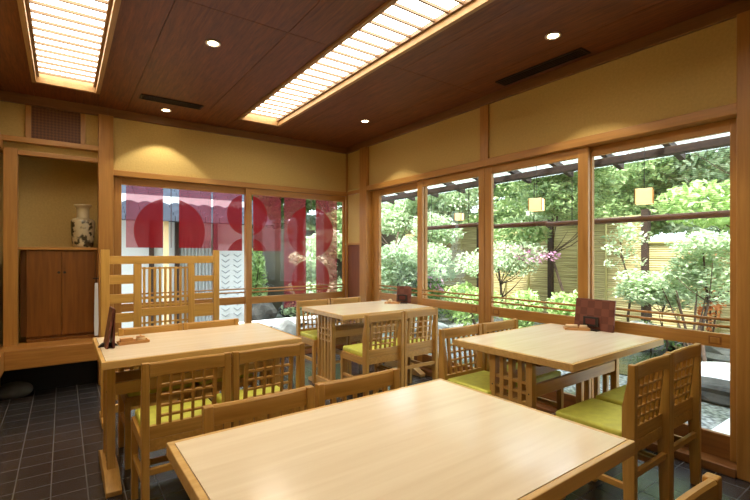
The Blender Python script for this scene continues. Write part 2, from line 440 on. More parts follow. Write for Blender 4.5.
# shelf over the cabinet
struct(MB().box(-3.566, -2.944, 0.0, 0.42, 1.345, 1.372).build('trim_20', M['post_x'], bevel=0.003))
t = thing('wall_cabinet', 'brown wooden two-door cabinet built in under the vase shelf', 'cabinet')
cb = MB(); cb.box(-3.555, -3.51, 0.10, 0.40, 0.52, 1.345); cb.box(-2.965, -2.944, 0.03, 0.40, 0.52, 1.345); cb.box(-3.51, -2.965, 0.36, 0.40, 0.52, 1.345)
cb.box(-3.51, -2.965, 0.045, 0.40, 0.50, 0.525)
cb.build('body', M['cab'], t, bevel=0.002)
for x0, x1, kx in ((-3.508, -3.241, -3.262), (-3.237, -2.967, -3.216)):
    d = MB().box(x0, x1, 0.022, 0.044, 0.527, 1.340).build('door', M['cab'], t, bevel=0.002)
    MB().tube([(kx, 0.024, 1.128), (kx, 0.006, 1.128)], [0.006, 0.012], 12).build('knob', M['iron'], d)
# raised entry step
t = thing('raised_step', 'wide wooden entry step with thick front board before the cabinet', 'step')
MB().box(XL, -2.95, -0.285, 0.10, 0.452, 0.472).build('tread', M['plat'], t, bevel=0.003)
MB().box(-3.64, -2.95, -0.315, -0.285, 0.305, 0.474).build('front_board', M['plat'], t, bevel=0.005)
MB().box(XL, -3.64, -1.6, -0.285, 0.30, 0.472).build('side_board', M['post_y'], t, bevel=0.004)
MB().box(-3.51, -2.95, 0.03, 0.06, 0.472, 0.50).build('back_rail', M['cab'], t)
# vase
t = MB().lathe([(0.082, 0.0), (0.090, 0.006), (0.096, 0.05), (0.102, 0.13), (0.106, 0.22), (0.106, 0.272), (0.100, 0.292), (0.084, 0.304), (0.062, 0.310), (0.056, 0.324), (0.055, 0.40), (0.060, 0.428), (0.078, 0.442), (0.078, 0.456), (0.068, 0.458), (0.05, 0.44), (0.045, 0.40)], n=40).build('porcelain_vase', M['vase'], smooth=True)
t.location = (-3.065, 0.145, 1.372); t.scale = (0.97, 0.97, 0.95)
tag(t, 'cream porcelain vase with dark painted scenery on the alcove shelf', 'vase')
# shoehorn hanging at the pillar
t = thing('shoehorn', 'long pale shoehorn hanging from a hook beside the corner pillar', 'shoehorn', (-2.962, -0.075, 0))
MB().prism([(-0.016, 0.50), (0.016, 0.50), (0.019, 0.62), (0.014, 1.02), (-0.014, 1.02), (-0.019, 0.62)], 1, -0.006, 0.004).build('blade', M['white'], t, bevel=0.003)
MB().tube([(0, 0, 1.02), (0, 0, 1.06), (0.006, 0.0, 1.065)], 0.003, 6).build('cord', M['iron'], t)
MB().tube([(-0.03, 0, 1.066), (0.02, 0.0, 1.066)], 0.005, 8).build('hook', M['iron'], t)
# step stone by the bench
bm = MB(); bmesh.ops.create_icosphere(bm.bm, subdivisions=3, radius=0.14)
rs = random.Random(3)
for v in bm.bm.verts: v.co.z *= 0.55; v.co *= 1 + 0.12 * math.sin(9 * v.co.x + 5 * v.co.y) ; v.co.z = max(v.co.z, -0.05)
t = bm.build('step_stone', M['darkrock'], smooth=True); t.location = (-3.61, 0.0, 0.05)
tag(t, 'small rough grey stone on the floor under the raised step', 'stone')

# ------------------------------------------------------------------ sliding glass doors
def sash(name, axis, a0, a1, g0, g1, off, wsfx, pull=None):
    """axis 'x': sash lies along x at y=off ; axis 'y': along y at x=off.  a0<a1 outer, g0<g1 glass"""
    e = sempty(name)
    def B(mb, u0, u1, d0, d1, z0, z1):
        if axis == 'x': mb.box(u0, u1, off + d0, off + d1, z0, z1)
        else: mb.box(off + d0, off + d1, u0, u1, z0, z1)
    T = 0.036
    f = MB(); B(f, a0, g0, 0, T, 0.055, 2.108 if axis == 'x' else 2.123); B(f, g1, a1, 0, T, 0.055, 2.108 if axis == 'x' else 2.123)
    f.build('window_stile', M['post_z'], e, bevel=0.003)
    f = MB()
    zt, gt = (2.108, 2.03) if axis == 'x' else (2.123, 2.05)
    zm = (0.70, 0.785) if axis == 'x' else (0.73, 0.816)
    B(f, g0, g1, 0.002, T - 0.002, gt, zt); B(f, g0, g1, 0.002, T - 0.002, zm[0], zm[1])
    f.build('window_rail', M['post_' + axis], e, bevel=0.003)
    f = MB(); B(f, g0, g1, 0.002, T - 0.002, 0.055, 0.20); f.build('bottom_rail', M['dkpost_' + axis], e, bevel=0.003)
    zr = (0.882, 0.842) if axis == 'x' else (0.906, 0.862)
    for z in zr:
        f = MB()
        if axis == 'x': f.tube([(g0, off + 0.004, z), (g1, off + 0.004, z)], 0.0085, 10)
        else: f.tube([(off + 0.004, g0, z), (off + 0.004, g1, z)], 0.0085, 10)
        f.build('guard_rail', M['post_' + axis], e, smooth=True)
    f = MB(); B(f, g0 - 0.004, g1 + 0.004, 0.022, 0.026, 0.2, gt)
    f.build('glass_pane', M['doorglass'] if axis == 'x' else M['glass'], e)
    if pull:
        f = MB(); zc = (zm[0] + zm[1]) / 2
        B(f, pull - 0.034, pull + 0.034, -0.0015, 0.003, zc - 0.026, zc + 0.026)
        f.build('recessed_pull', M['dkpost_' + axis], e, bevel=0.002)
        f = MB(); B(f, pull - 0.024, pull + 0.024, -0.0035, 0.001, zc - 0.017, zc + 0.017)
        f.build('pull_cup', M['post_z'], e, bevel=0.003)
    return e
sash('door_1', 'x', -2.812, -1.365, -2.734, -1.432, 0.045, 'x')
sash('door_2', 'x', -1.432, -0.024, -1.361, -0.06, 0.004, 'x')
sash('window_1', 'y', -1.56, -0.537, -1.478, -0.69, 0.050, 'y')
sash('window_2', 'y', -2.435, -1.475, -2.362, -1.555, 0.006, 'y', pull=-2.31)
sash('window_3', 'y', -3.432, -2.44, -3.352, -2.515, 0.006, 'y', pull=-2.57)
sash('window_4', 'y', -4.338, -3.35, -4.284, -3.44, 0.050, 'y', pull=-4.21)

# ------------------------------------------------------------------ ceiling fixtures
def louvre_light(label, x0, x1, y0, y1):
    t = thing('ceiling_light', label, 'ceiling light', ((x0 + x1) / 2, (y0 + y1) / 2, 2.78), group='louvred ceiling lights')
    hx, hy = (x1 - x0) / 2, (y1 - y0) / 2
    f = MB(); fw = 0.032
    f.box(-hx, -hx + fw, -hy, hy, -0.018, 0.075); f.box(hx - fw, hx, -hy, hy, -0.018, 0.075)
    f.box(-hx + fw, hx - fw, -hy, -hy + fw, -0.018, 0.075); f.box(-hx + fw, hx - fw, hy - fw, hy, -0.018, 0.075)
    f.build('frame', M['lframe'], t, bevel=0.003)
    f = MB().box(-hx + fw, hx - fw, -hy + fw, hy - fw, 0.066, 0.072); f.build('diffuser', M['diff'], t)
    f = MB(); n = int(2 * (hy - fw) / 0.125)
    for i in range(1, n + 1):
        y = hy - fw - i * 0.125 + 0.04
        f.box(-hx + fw + 0.012, hx - fw - 0.012, y - 0.007, y + 0.007, 0.034, 0.052)
    for sx in (-1, 1): f.box(sx * (hx - fw - 0.008) - 0.012, sx * (hx - fw - 0.008) + 0.012, -hy + fw, hy - fw, 0.030, 0.058)
    f.build('slat_grille', M['louvre'], t)
    return t
louvre_light('wide louvred ceiling light with glowing panel at the far left above the alcove', -3.445, -2.955, -4.98, -0.48)
louvre_light('long louvred ceiling light running diagonally across the centre of the ceiling', -1.69, -1.21, -5.58, -0.48)
for x, y, lab in ((-2.377, -2.043, 'round recessed downlight between the two louvred ceiling lights'),
                  (-0.541, -3.486, 'round recessed downlight nearest the long air vent on the right'),
                  (-2.373, -0.307, 'round recessed downlight just in front of the plaster wall above the curtains'),
                  (-0.509, -1.189, 'small round recessed downlight near the far right corner of the room')):
    t = thing('downlight', lab, 'downlight', (x, y, 2.78), group='recessed downlights')
    MB().lathe([(0.052, -0.001), (0.052, -0.006), (0.044, -0.008), (0.036, -0.003), (0.036, -0.001)], n=32).build('trim_ring', M['chrome'], t, smooth=True)
    MB().lathe([(0.034, -0.0035), (0.02, -0.007), (0.005, -0.008)], n=24).build('bulb', M['bulb'], t, smooth=True)
    l = bpy.data.lights.new('lamp', 'SPOT'); l.energy = SPOT_W; l.spot_size = R(98); l.spot_blend = 0.25; l.shadow_soft_size = 0.02; l.color = (1.0, 0.92, 0.76)
    lo = bpy.data.objects.new('lamp_light', l); C.objects.link(lo); lo.parent = t; lo.location = (0, 0, -0.02)

def vent(label, loc, ln, rz):
    t = thing('air_vent', label, 'air vent', loc, rz, group='slot air vents')
    h = ln / 2
    f = MB(); f.box(-h, h, -0.065, -0.05, -0.012, 0); f.box(-h, h, 0.05, 0.065, -0.012, 0); f.box(-h, -h + 0.015, -0.05, 0.05, -0.012, 0); f.box(h - 0.015, h, -0.05, 0.05, -0.012, 0)
    f.build('frame', M['vent'], t, bevel=0.002)
    MB().box(-h + 0.015, h - 0.015, -0.05, 0.05, -0.003, -0.0005).build('back_plate', M['black'], t)
    for y in (-0.025, 0.0, 0.025):
        MB().box(-h + 0.015, h - 0.015, y - 0.004, y + 0.004, -0.011, -0.003).build('blade', M['vent'], t)
vent('dark slot air vent in the ceiling above the red curtains', (-2.37, -0.61, 2.78), 0.55, 0)
vent('dark slot air vent in the ceiling close to the right window wall', (-0.165, -3.13, 2.78), 0.76, R(90))

# ------------------------------------------------------------------ tables
def make_table(label, loc, rz):
    L_, W_ = 0.563, 0.4065
    t = thing('dining_table', label, 'table', loc, rz, group='pale wooden dining tables')
    b = 0.02
    MB().box(-L_ + b, L_ - b, -W_ + b, W_ - b, 0.712, 0.7505).build('tabletop', M['top'], t)
    f = MB()
    e = 0.0008
    f.box(-L_, L_, -W_, -W_ + b - e, 0.709, 0.75); f.box(-L_, L_, W_ - b + e, W_, 0.709, 0.75)
    f.box(-L_, -L_ + b - e, -W_ + b - e, W_ - b + e, 0.709, 0.75); f.box(L_ - b + e, L_, -W_ + b - e, W_ - b + e, 0.709, 0.75)
    f.build('edge_band', M['band'], t, bevel=0.003)
    for s in (-1, 1):
        xc = s * 0.50
        x0, x1 = xc - 0.021, xc + 0.021
        p = MB()
        for y, wd in ((-0.125, 0.021), (-0.0625, 0.0145), (0.0, 0.0145), (0.0625, 0.0145), (0.125, 0.021)):
            dx = 0.0 if wd > 0.02 else 0.004
            p.box(x0 + dx, x1 - dx, y - wd, y + wd, 0.06, 0.709)
        p.build('leg_panel', M['tleg_z'], t, bevel=0.0025)
        p = MB()
        for z in (0.575, 0.518, 0.461): p.box(x0 + 0.006, x1 - 0.006, -0.105, 0.105, z - 0.009, z + 0.009)
        p.build('cross_bar', M['tleg_y'], t, bevel=0.002)
        for y in (-0.125, 0.125):
            for z in (0.52,):
                MB().tube([(xc - 0.0225, y, z), (xc + 0.0225, y, z)], 0.0045, 10).build('dowel', M['iron'], t)
        MB().prism([(-0.31, 0.0), (0.31, 0.0), (0.315, 0.03), (0.16, 0.085), (-0.16, 0.085), (-0.315, 0.03)], 0, xc - 0.038, xc + 0.038).build('foot', M['tleg_y'], t, bevel=0.004)
    for y in (-0.125, 0.125):
        MB().box(-0.479, 0.479, y - 0.013, y + 0.013, 0.495, 0.565).build('stretcher', M['tleg_x'], t, bevel=0.003)
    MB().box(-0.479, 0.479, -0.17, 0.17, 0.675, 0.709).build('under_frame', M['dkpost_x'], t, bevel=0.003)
    return t
make_table('pale wooden dining table nearest the camera, filling the bottom of the photo', (-2.414, -4.174, 0), 0.011)
make_table('pale wooden dining table on the left, near the raised step and lattice screen', (-2.506, -2.145, 0), 0)
make_table('pale wooden dining table in the far corner beside the red curtains', (-0.62, -1.40, 0), 0.009)
make_table('pale wooden dining table on the right with patchwork menu board by the window', (-0.592, -3.56, 0), 0.02)

# ------------------------------------------------------------------ chairs
def make_chair():
    t = thing('dining_chair', '', 'chair', group='lattice-back dining chairs')
    hw = 0.203; Dp = 0.41       # half width, depth; rear face at y=0, seat towards +y
    for s in (-1, 1):
        x0, x1 = (s * hw, s * (hw - 0.032)) if s < 0 else (s * (hw - 0.032), s * hw)
        MB().prism([(0.0, 0.0), (0.045, 0.0), (0.058, 0.40), (0.058, 0.60), (0.034, 0.72), (0.030, 0.80), (0.0, 0.80)], 0, x0, x1).build('back_post', M['chair_z'], t, bevel=0.004)
        MB().box(x0, x1, Dp - 0.036, Dp, 0.0, 0.415).build('front_leg', M['chair_z'], t, bevel=0.003)
        MB().box(x0 + 0.006, x1 - 0.006, 0.05, Dp - 0.036, 0.215, 0.245).build('stretcher', M['chair_y'], t, bevel=0.003)
    iw = hw - 0.032
    # top rail gently bowed
    f = MB(); n = 8
    for i in range(n):
        a = -iw + 2 * iw * i / n; b = -iw + 2 * iw * (i + 1) / n
        ya = 0.004 + 0.008 * (a / iw) ** 2; yb = 0.004 + 0.008 * (b / iw) ** 2
        vs = []
        for (x, y0) in ((a, 0.012 - ya), (b, 0.012 - yb)):
            vs.append([f.bm.verts.new((x, y0 + d, z)) for d, z in ((0.0, 0.733), (0.022, 0.733), (0.022, 0.792), (0.016, 0.799), (0.005, 0.799), (0.0, 0.792))])
        for k in range(6): f.bm.faces.new((vs[0][k], vs[0][(k + 1) % 6], vs[1][(k + 1) % 6], vs[1][k]))
        if i == 0: f.bm.faces.new(vs[0][::-1])
        if i == n - 1: f.bm.faces.new(vs[1])
    bmesh.ops.remove_doubles(f.bm, verts=f.bm.verts, dist=1e-5)
    f.build('top_rail', M['chair_x'], t)
    # leaning lattice
    def yz(z): return 0.036 - (z - 0.49) / 0.245 * 0.026
    f = MB()
    lw = 0.128
    for x, wd in ((-lw, 0.0095), (-lw * 0.6, 0.006), (-lw * 0.2, 0.006), (lw * 0.2, 0.006), (lw * 0.6, 0.006), (lw, 0.0095)):
        y0, y1 = yz(0.49), yz(0.735)
        f.prism([(y0, 0.49), (y0 + 0.017, 0.49), (y1 + 0.017, 0.735), (y1, 0.735)], 0, x - wd, x + wd)
    for k in range(4):
        z = 0.535 + k * 0.05
        y = yz(z) - 0.002
        f.box(-lw, lw, y, y + 0.020, z - 0.005, z + 0.005)
    f.build('back_lattice', M['chair_z'], t)
    MB().box(-iw, iw, 0.032, 0.056, 0.432, 0.495).build('lower_rail', M['chair_x'], t, bevel=0.003)
    MB().box(-iw, iw, 0.012, 0.034, 0.272, 0.302).build('stretcher', M['chair_x'], t, bevel=0.003)
    MB().box(-iw, iw, Dp - 0.03, Dp - 0.008, 0.16, 0.188).build('stretcher', M['chair_x'], t, bevel=0.003)
    f = MB(); f.box(-hw + 0.003, -iw, 0.058, Dp - 0.036, 0.375, 0.435); f.box(iw, hw - 0.003, 0.058, Dp - 0.036, 0.375, 0.435)
    f.box(-hw + 0.003, hw - 0.003, Dp - 0.036, Dp, 0.415, 0.435); f.box(-iw, iw, Dp - 0.03, Dp - 0.004, 0.375, 0.415); f.box(-iw, iw, 0.03, 0.06, 0.375, 0.431)
    f.build('seat_frame', M['chair_y'], t, bevel=0.002)
    f = MB().box(-0.186, 0.186, 0.062, Dp - 0.006, 0.432, 0.478)
    o = f.build('seat_cushion', M['cushion'], t, bevel=0.014, seg=4)
    return t
ch0 = make_chair()
PI = math.pi
chairs = [
 (-2.731, -2.93, 0, 'oak lattice-back chair at the left table, nearest its lower left corner, back to the camera'),
 (-2.313, -2.93, 0, 'oak lattice-back chair on the near side of the left table, right one, beside its corner'),
 (-2.722, -1.75, PI, 'wooden chair on the far side of the left table, directly before the lattice screen'),
 (-2.312, -1.75, PI, 'wooden chair on the far side of the left table, right one, at the screen end'),
 (-2.650, -3.66, PI, 'wooden chair facing the camera across the nearest table, left one'),
 (-2.226, -3.65, PI, 'wooden chair facing the camera across the nearest table, right one'),
 (-2.212, -4.83, 0, 'wooden chair whose rounded backrest corner shows at the bottom right edge'),
 (-0.992, -2.21, 0, 'lattice-back chair with lime cushion in front of the far corner table, left one'),
 (-0.562, -2.19, 0, 'lattice-back chair before the far corner table, right one, closest to the window'),
 (-0.980, -0.85, PI, 'chair behind the far corner table, left one, in front of the pink curtain'),
 (-0.560, -0.85, PI, 'chair behind the far corner table, right one, beside the corner wainscot'),
 (-0.968, -3.035, PI, 'chair on the far side of the right table, left one, with glossy lime cushion showing'),
 (-0.545, -3.035, PI, 'chair on the far side of the right table, right one, nearest the window sill'),
 (-0.928, -4.26, 0, 'oak lattice-back chair at the right table, near side, left one with full cushion in view'),
 (-0.500, -4.25, 0, 'oak lattice-back chair at the right table, near side, right one against the garden window'),
]
for i, (x, y, rz, lab) in enumerate(chairs):
    c = ch0 if i == 0 else copy_tree(ch0)
    c.location = (x, y, 0); c.rotation_euler = (0, 0, rz); c['label'] = lab

# ------------------------------------------------------------------ lattice screen
t = thing('lattice_screen', 'free-standing golden wooden lattice screen behind the left table', 'screen', (-2.55, -1.2, 0))
X = lambda v: v + 2.55
for a, b in ((-2.992, -2.934), (-2.148, -2.098)):
    p = MB().box(X(a), X(b), -0.022, 0.022, 0.04, 1.34).build('post', M['screen_z'], t, bevel=0.003)
    MB().box(X((a + b) / 2) - 0.03, X((a + b) / 2) + 0.03, -0.16, 0.16, 0.0, 0.045).build('foot', M['screen_y'], t, bevel=0.004)
for a, b in ((-2.768, -2.712), (-2.358, -2.306)):
    MB().box(X(a), X(b), -0.018, 0.018, 0.12, 1.226).build('inner_post', M['screen_z'], t, bevel=0.003)
MB().box(X(-2.934), X(-2.148), -0.02, 0.02, 1.226, 1.29).build('top_rail', M['screen_x'], t, bevel=0.003)
MB().box(X(-2.712), X(-2.358), -0.017, 0.017, 0.80, 0.865).build('middle_rail', M['screen_x'], t, bevel=0.003)
MB().box(X(-2.934), X(-2.148), -0.019, 0.019, 0.06, 0.12).build('bottom_rail', M['screen_x'], t, bevel=0.003)
for k in range(7):
    z = 1.068 - k * 0.152
    for a, b in ((-2.934, -2.768), (-2.306, -2.148)):
        h = 0.072 if a < -2.5 else 0.05
        if a > -2.5 and k == 2: h = 0.11
        MB().box(X(a), X(b), -0.012, 0.012, z, z + h).build('rail', M['screen_x'], t, bevel=0.002)
f = MB()
for k in range(9):
    x = X(-2.712) + (k + 0.5) * 0.354 / 9
    f.box(x - 0.009, x + 0.009, -0.008, 0.008, 0.12, 1.20)
for z in (1.19, 0.945, 0.885, 0.745, 0.50, 0.44): f.box(X(-2.712), X(-2.358), -0.0115, 0.0045, z - 0.007, z + 0.007)
f.build('centre_grille', M['screen_z'], t)

# ------------------------------------------------------------------ table-top things
def menu_board(label, loc, rz, wd=0.27, ht=0.20, sp=1.0, front=True):
    t = thing('menu_board', label, 'menu', loc, rz, group='dark red menu boards standing on tables')
    p = MB().prism([(0.0, 0.0), (0.012, 0.0), (0.047, ht), (0.035, ht)], 0, -wd / 2, wd / 2).build('cover', M['menub'], t, bevel=0.002)
    q = MB().prism([(0.060 * sp, 0.0), (0.060 * sp + 0.01, 0.0), (0.050, ht * 0.96), (0.042, ht * 0.96)], 0, -wd / 2 + 0.004, wd / 2 - 0.004).build('back_cover', M['menu'], t)
    # dark stand clipped on the front with a pale plate
    if not front:
        MB().prism([(-0.03, 0.0), (0.075, 0.0), (0.055, 0.022), (-0.005, 0.022)], 0, -0.05, -0.015).build('stand_foot', M['iron'], t, bevel=0.002)
        return t
    MB().box(-0.065, 0.045, -0.014, -0.002, 0.028, 0.096).build('holder', M['iron'], t, bevel=0.002)
    MB().box(-0.045, 0.025, -0.017, -0.014, 0.042, 0.082).build('plate', M['menu'], t)
    MB().box(-0.055, 0.055, -0.05, 0.0, 0.0, 0.008).build('stand_foot', M['iron'], t, bevel=0.002)
    return t
def tray(label, loc, rz, kind):
    t = thing('condiment_tray', label, 'tray', loc, rz, group='small wooden condiment trays')
    f = MB(); a, b = 0.085, 0.042
    f.box(-a, a, -b, b, 0, 0.006); f.box(-a, a, -b, -b + 0.006, 0.006, 0.017); f.box(-a, a, b - 0.006, b, 0.006, 0.017)
    f.box(-a, -a + 0.006, -b + 0.006, b - 0.006, 0.006, 0.017); f.box(a - 0.006, a, -b + 0.006, b - 0.006, 0.006, 0.017)
    f.build('tray_base', M['tray'], t, bevel=0.002)
    return t
menu_board('patchwork dark red menu board standing on the right table by the window', (-0.082, -3.515, 0.7507), R(-90), 0.29, 0.222, 0.25)
t = menu_board('dark red menu board seen edge-on at the left end of the left table', (-3.03, -2.14, 0.7507), R(-87), 0.13, 0.235, 0.6, False)
menu_board('dark red menu board standing on the far corner table beside the window', (-0.10, -1.36, 0.7507), R(-55), 0.17, 0.19, 0.3)
tray('small wooden condiment tray with two pale bamboo tubes, on the right table', (-0.162, -3.437, 0.7507), R(-51), 0)
t = MB().tube([(-0.05, 0, 0.0), (-0.046, 0, 0), (0.03, 0, 0)], [0.012, 0.016, 0.016], 16).build('bamboo_tube', M['cream'], smooth=True)
t.location = (-0.178, -3.418, 0.773); t.rotation_euler = (0, 0, R(-51)); tag(t, 'pale bamboo tube lying in the right table tray, left piece', 'condiment tube', 'pale bamboo tubes in the tray')
t = t.copy(); C.objects.link(t); t.location = (-0.130, -3.478, 0.773); t['label'] = 'pale bamboo tube lying in the right table tray, piece nearest the menu board'
t.scale = (0.62, 0.9, 0.9)
tray('small wooden condiment tray with a box and round pot, on the left table', (-2.872, -2.085, 0.7505), R(4), 0)
t = MB().box(-0.034, 0.034, -0.022, 0.022, 0, 0.03).build('condiment_box', M['tray'], bevel=0.003); t.location = (-2.91, -2.087, 0.757)
t.rotation_euler = (0, 0, R(4)); tag(t, 'small rectangular wooden box in the left table tray', 'condiment box')
t = thing('spice_pot', 'small round spice pot with a lid in the left table tray', 'spice pot', (-2.83, -2.078, 0.757))
MB().lathe([(0.02, 0), (0.027, 0.004), (0.028, 0.02), (0.024, 0.026)], n=24).build('pot', M['cream'], t, smooth=True)
MB().lathe([(0.026, 0.026), (0.025, 0.031), (0.006, 0.034), (0.005, 0.040), (0.002, 0.041)], n=24).build('lid', M['tray'], t, smooth=True)
tray('small wooden condiment tray on the far corner table before its menu board', (-0.215, -1.31, 0.7507), R(-55), 0)
t = MB().lathe([(0.018, 0), (0.024, 0.004), (0.024, 0.03), (0.012, 0.042), (0.004, 0.044)], n=20).build('spice_pot', M['cream'], smooth=True)
t.location = (-0.235, -1.29, 0.757); tag(t, 'tiny pale spice pot in the far corner table tray', 'spice pot')

# ------------------------------------------------------------------ red noren curtains outside the entrance doors
def noren(label, x0, x1, z0, z1, gap0, gap1, circles, name):
    y = 0.16
    t = thing('noren_curtain', label, 'curtain', (x0, y, 0), group='red entrance curtains')
    mat = norenmat(name, [(cx_ - x0, cz_, r_) for cx_, cz_, r_ in circles])
    def panel(a, b):
        f = MB(); nx, nz = 14, 10; g = []
        for j in range(nz + 1):
            z = z1 + (z0 - z1) * j / nz; row = []
            for i in range(nx + 1):
                x = a + (b - a) * i / nx
                row.append(f.bm.verts.new((x - x0, 0.006 * math.sin(x * 38 + z * 2) * (j / nz + 0.2), z)))
            g.append(row)
        for j in range(nz):
            for i in range(nx): f.bm.faces.new((g[j][i], g[j + 1][i], g[j + 1][i + 1], g[j][i + 1]))
        f.build('cloth_panel', mat, t, smooth=True)
    panel(x0, gap0); panel(gap1, x1)
    gm = (gap0 + gap1) / 2
    MB().tube([(gm - x0, 0, z1), (gm - x0, 0, z0)], 0.004, 6).build('cord', M['menu'], t)
    MB().tube([(-0.04, 0.006, z1 + 0.01), (x1 - x0 + 0.04, 0.006, z1 + 0.01)], 0.011, 10).build('rod', M['darkwood'], t, smooth=True)
    return t
noren('short red curtain with one large disc, left of the three by the entrance', -2.682, -1.80, 1.375, 2.10, -2.321, -2.155, [(-2.24, 1.56, 0.37)], 'noren_cloth_left')
noren('short red curtain with discs in the middle, crossed by the door stile', -1.78, -0.916, 1.345, 2.10, -1.43, -1.291, [(-1.36, 1.79, 0.255), (-1.36, 1.24, 0.27)], 'noren_cloth_middle')
noren('long red curtain with two stacked discs nearest the room corner', -0.874, -0.07, 0.60, 2.10, -0.556, -0.404, [(-0.48, 1.605, 0.345), (-0.48, 0.95, 0.29)], 'noren_cloth_right')

# ------------------------------------------------------------------ exterior: ground and entrance side
struct(MB().box(-6, 12, 0.12, 14, -0.2, -0.06).build('ground', M['gravel']))
struct(MB().box(0.12, 12, -9, 0.12, -0.2, -0.06).build('ground.001', M['gravel']))
struct(MB().box(-3.7, 0.1, 0.12, 0.55, -0.06, -0.01).build('ground.002', M['slab']))

def rock(label, loc, sx, sy, sz, mat, seed):
    f = MB(); bmesh.ops.create_icosphere(f.bm, subdivisions=3, radius=1)
    r = random.Random(seed); ph = [r.uniform(0, 6) for _ in range(6)]
    for v in f.bm.verts:
        k = 1 + 0.14 * math.sin(3 * v.co.x + ph[0]) * math.cos(2.6 * v.co.y + ph[1]) + 0.09 * math.sin(6 * v.co.z + ph[2] + 4 * v.co.x) + r.uniform(-0.03, 0.03)
        v.co *= k; v.co.x *= sx; v.co.y *= sy; v.co.z *= sz
        v.co.z = max(v.co.z, -sz * 0.5)
    o = f.build('garden_rock', mat, smooth=False); o.location = (loc[0], loc[1], loc[2] + sz * 0.5)
    return tag(o, label, 'rock', 'rocks in the garden')

# neighbouring gatehouse with tiled roof
t = thing('gatehouse', 'white walled gatehouse with grey tiled roof and shutters seen behind the left red curtain', 'building', (0, 0, 0))
MB().box(-4.6, -0.42, 3.0, 3.15, -0.06, 2.3).build('wall', M['white'], t)
f = MB()
for i in range(16):
    y = 2.45 + i * 0.16; z = 1.93 + i * 0.075
    for k in range(20):
        x = -4.8 + k * 0.235
        f.prism([(x, z), (x + 0.06, z + 0.03), (x + 0.12, z + 0.035), (x + 0.225, z), (x + 0.225, z - 0.09), (x, z - 0.09)], 1, y, y + 0.17)
f.build('tiled_roof', plain('grey_roof_tile', (78, 84, 98), 0.7, noise=0.25, nscale=5), t)
MB().box(-4.85, -0.1, 2.47, 5.0, 1.86, 1.905).build('eave_board', M['darkwood'], t)
for x in (-2.02, -1.62, -0.98): MB().box(x - 0.035, x + 0.035, 2.93, 3.0, -0.06, 1.86).build('post', M['darkwood'], t)
MB().box(-1.90, -1.83, 2.55, 2.62, -0.06, 1.86).build('column', M['cream'], t)
f = MB()
for k in range(9): f.box(-1.56 + k * 0.06, -1.535 + k * 0.06, 2.96, 2.985, 0.1, 1.55)
f.build('barred_window', plain('grey_bar', (170, 174, 176), 0.6), t)
d = MB().box(-0.93, -0.45, 2.94, 2.99, -0.04, 1.5).build('shutter_door', M['white'], t)
f = MB()
for c in (-0.80, -0.58):
    for k in range(12):
        z = 0.15 + k * 0.10
        for s in (-1, 1): f.prism([(c, z), (c + s * 0.07, z + 0.05), (c + s * 0.07, z + 0.062), (c, z + 0.012)], 1, 2.925, 2.94)
f.build('louvre', plain('grey_louvre', (140, 146, 152), 0.6), d)
# garden wall and ledge by the entrance
t = MB().box(-0.9, 3.0, 2.2, 2.5, 0.02, 0.10).build('stone_ledge', M['slab']); tag(t, 'long pale stone ledge outside the entrance doors', 'ledge')
t = MB().box(-0.9, 3.0, 2.5, 2.6, -0.06, 0.02).build('ledge_base', M['darkrock']); t.name = 'kerb_stone'; tag(t, 'dark kerb under the pale stone ledge outside', 'kerb')
rock('mossy dark rock just beyond the pale ledge, at the door stile', (-0.1, 3.0, 0), 0.3, 0.25, 0.32, M['darkrock'], 1)
rock('grey rock behind the long red curtain outside', (0.9, 3.3, 0), 0.45, 0.3, 0.34, M['darkrock'], 2)
rock('small grey rock below the ledge left of the corner table', (-0.35, 1.3, 0), 0.22, 0.16, 0.16, M['stone'], 4)
rock('low blue-grey rock below the ledge outside the entrance', (0.15, 1.1, 0), 0.3, 0.14, 0.14, M['stone'], 5)
t = MB().box(-0.3, 4.5, 4.6, 4.8, -0.06, 1.9).build('boundary_wall', plain('mossy_wall', (66, 62, 48), 0.9, noise=0.4, nscale=3)); t['kind'] = 'structure'; t.name = 'wall_garden'

# ------------------------------------------------------------------ exterior: veranda eave, blinds, lanterns
t = thing('veranda_eave', 'dark veranda eave beam with rafters under a pale translucent roof outside the windows', 'eave', (0, 0, 0))
MB().box(0.86, 0.94, -6.0, 1.5, 2.135, 2.20).build('eave_beam', M['darkwood'], t, bevel=0.004)
for k in range(14):
    y = -5.7 + k * 0.52
    MB().prism([(0.125, 2.42), (1.25, 2.14), (1.25, 2.20), (0.125, 2.48)], 1, y - 0.025, y + 0.025).build('rafter', M['darkwood'], t)
for y in (-5.9, 1.35): MB().box(0.86, 0.94, y - 0.04, y + 0.04, -0.06, 2.14).build('post', M['darkwood'], t)
rm, nt, N_, L_n, b_ = newmat('translucent_roof')
tt = N_.new('ShaderNodeBsdfTransparent'); tt.inputs['Color'].default_value = (0.9, 0.95, 1, 1); tl_ = N_.new('ShaderNodeBsdfTranslucent'); mx_ = N_.new('ShaderNodeMixShader'); mx_.inputs[0].default_value = 0.15
L_n.new(tt.outputs[0], mx_.inputs[1]); L_n.new(tl_.outputs[0], mx_.inputs[2]); L_n.new(mx_.outputs[0], N_['Material Output'].inputs['Surface'])
MB().prism([(0.125, 2.485), (1.30, 2.20), (1.30, 2.205), (0.125, 2.49)], 1, -6.0, 1.4).build('roof_sheet', rm, t)

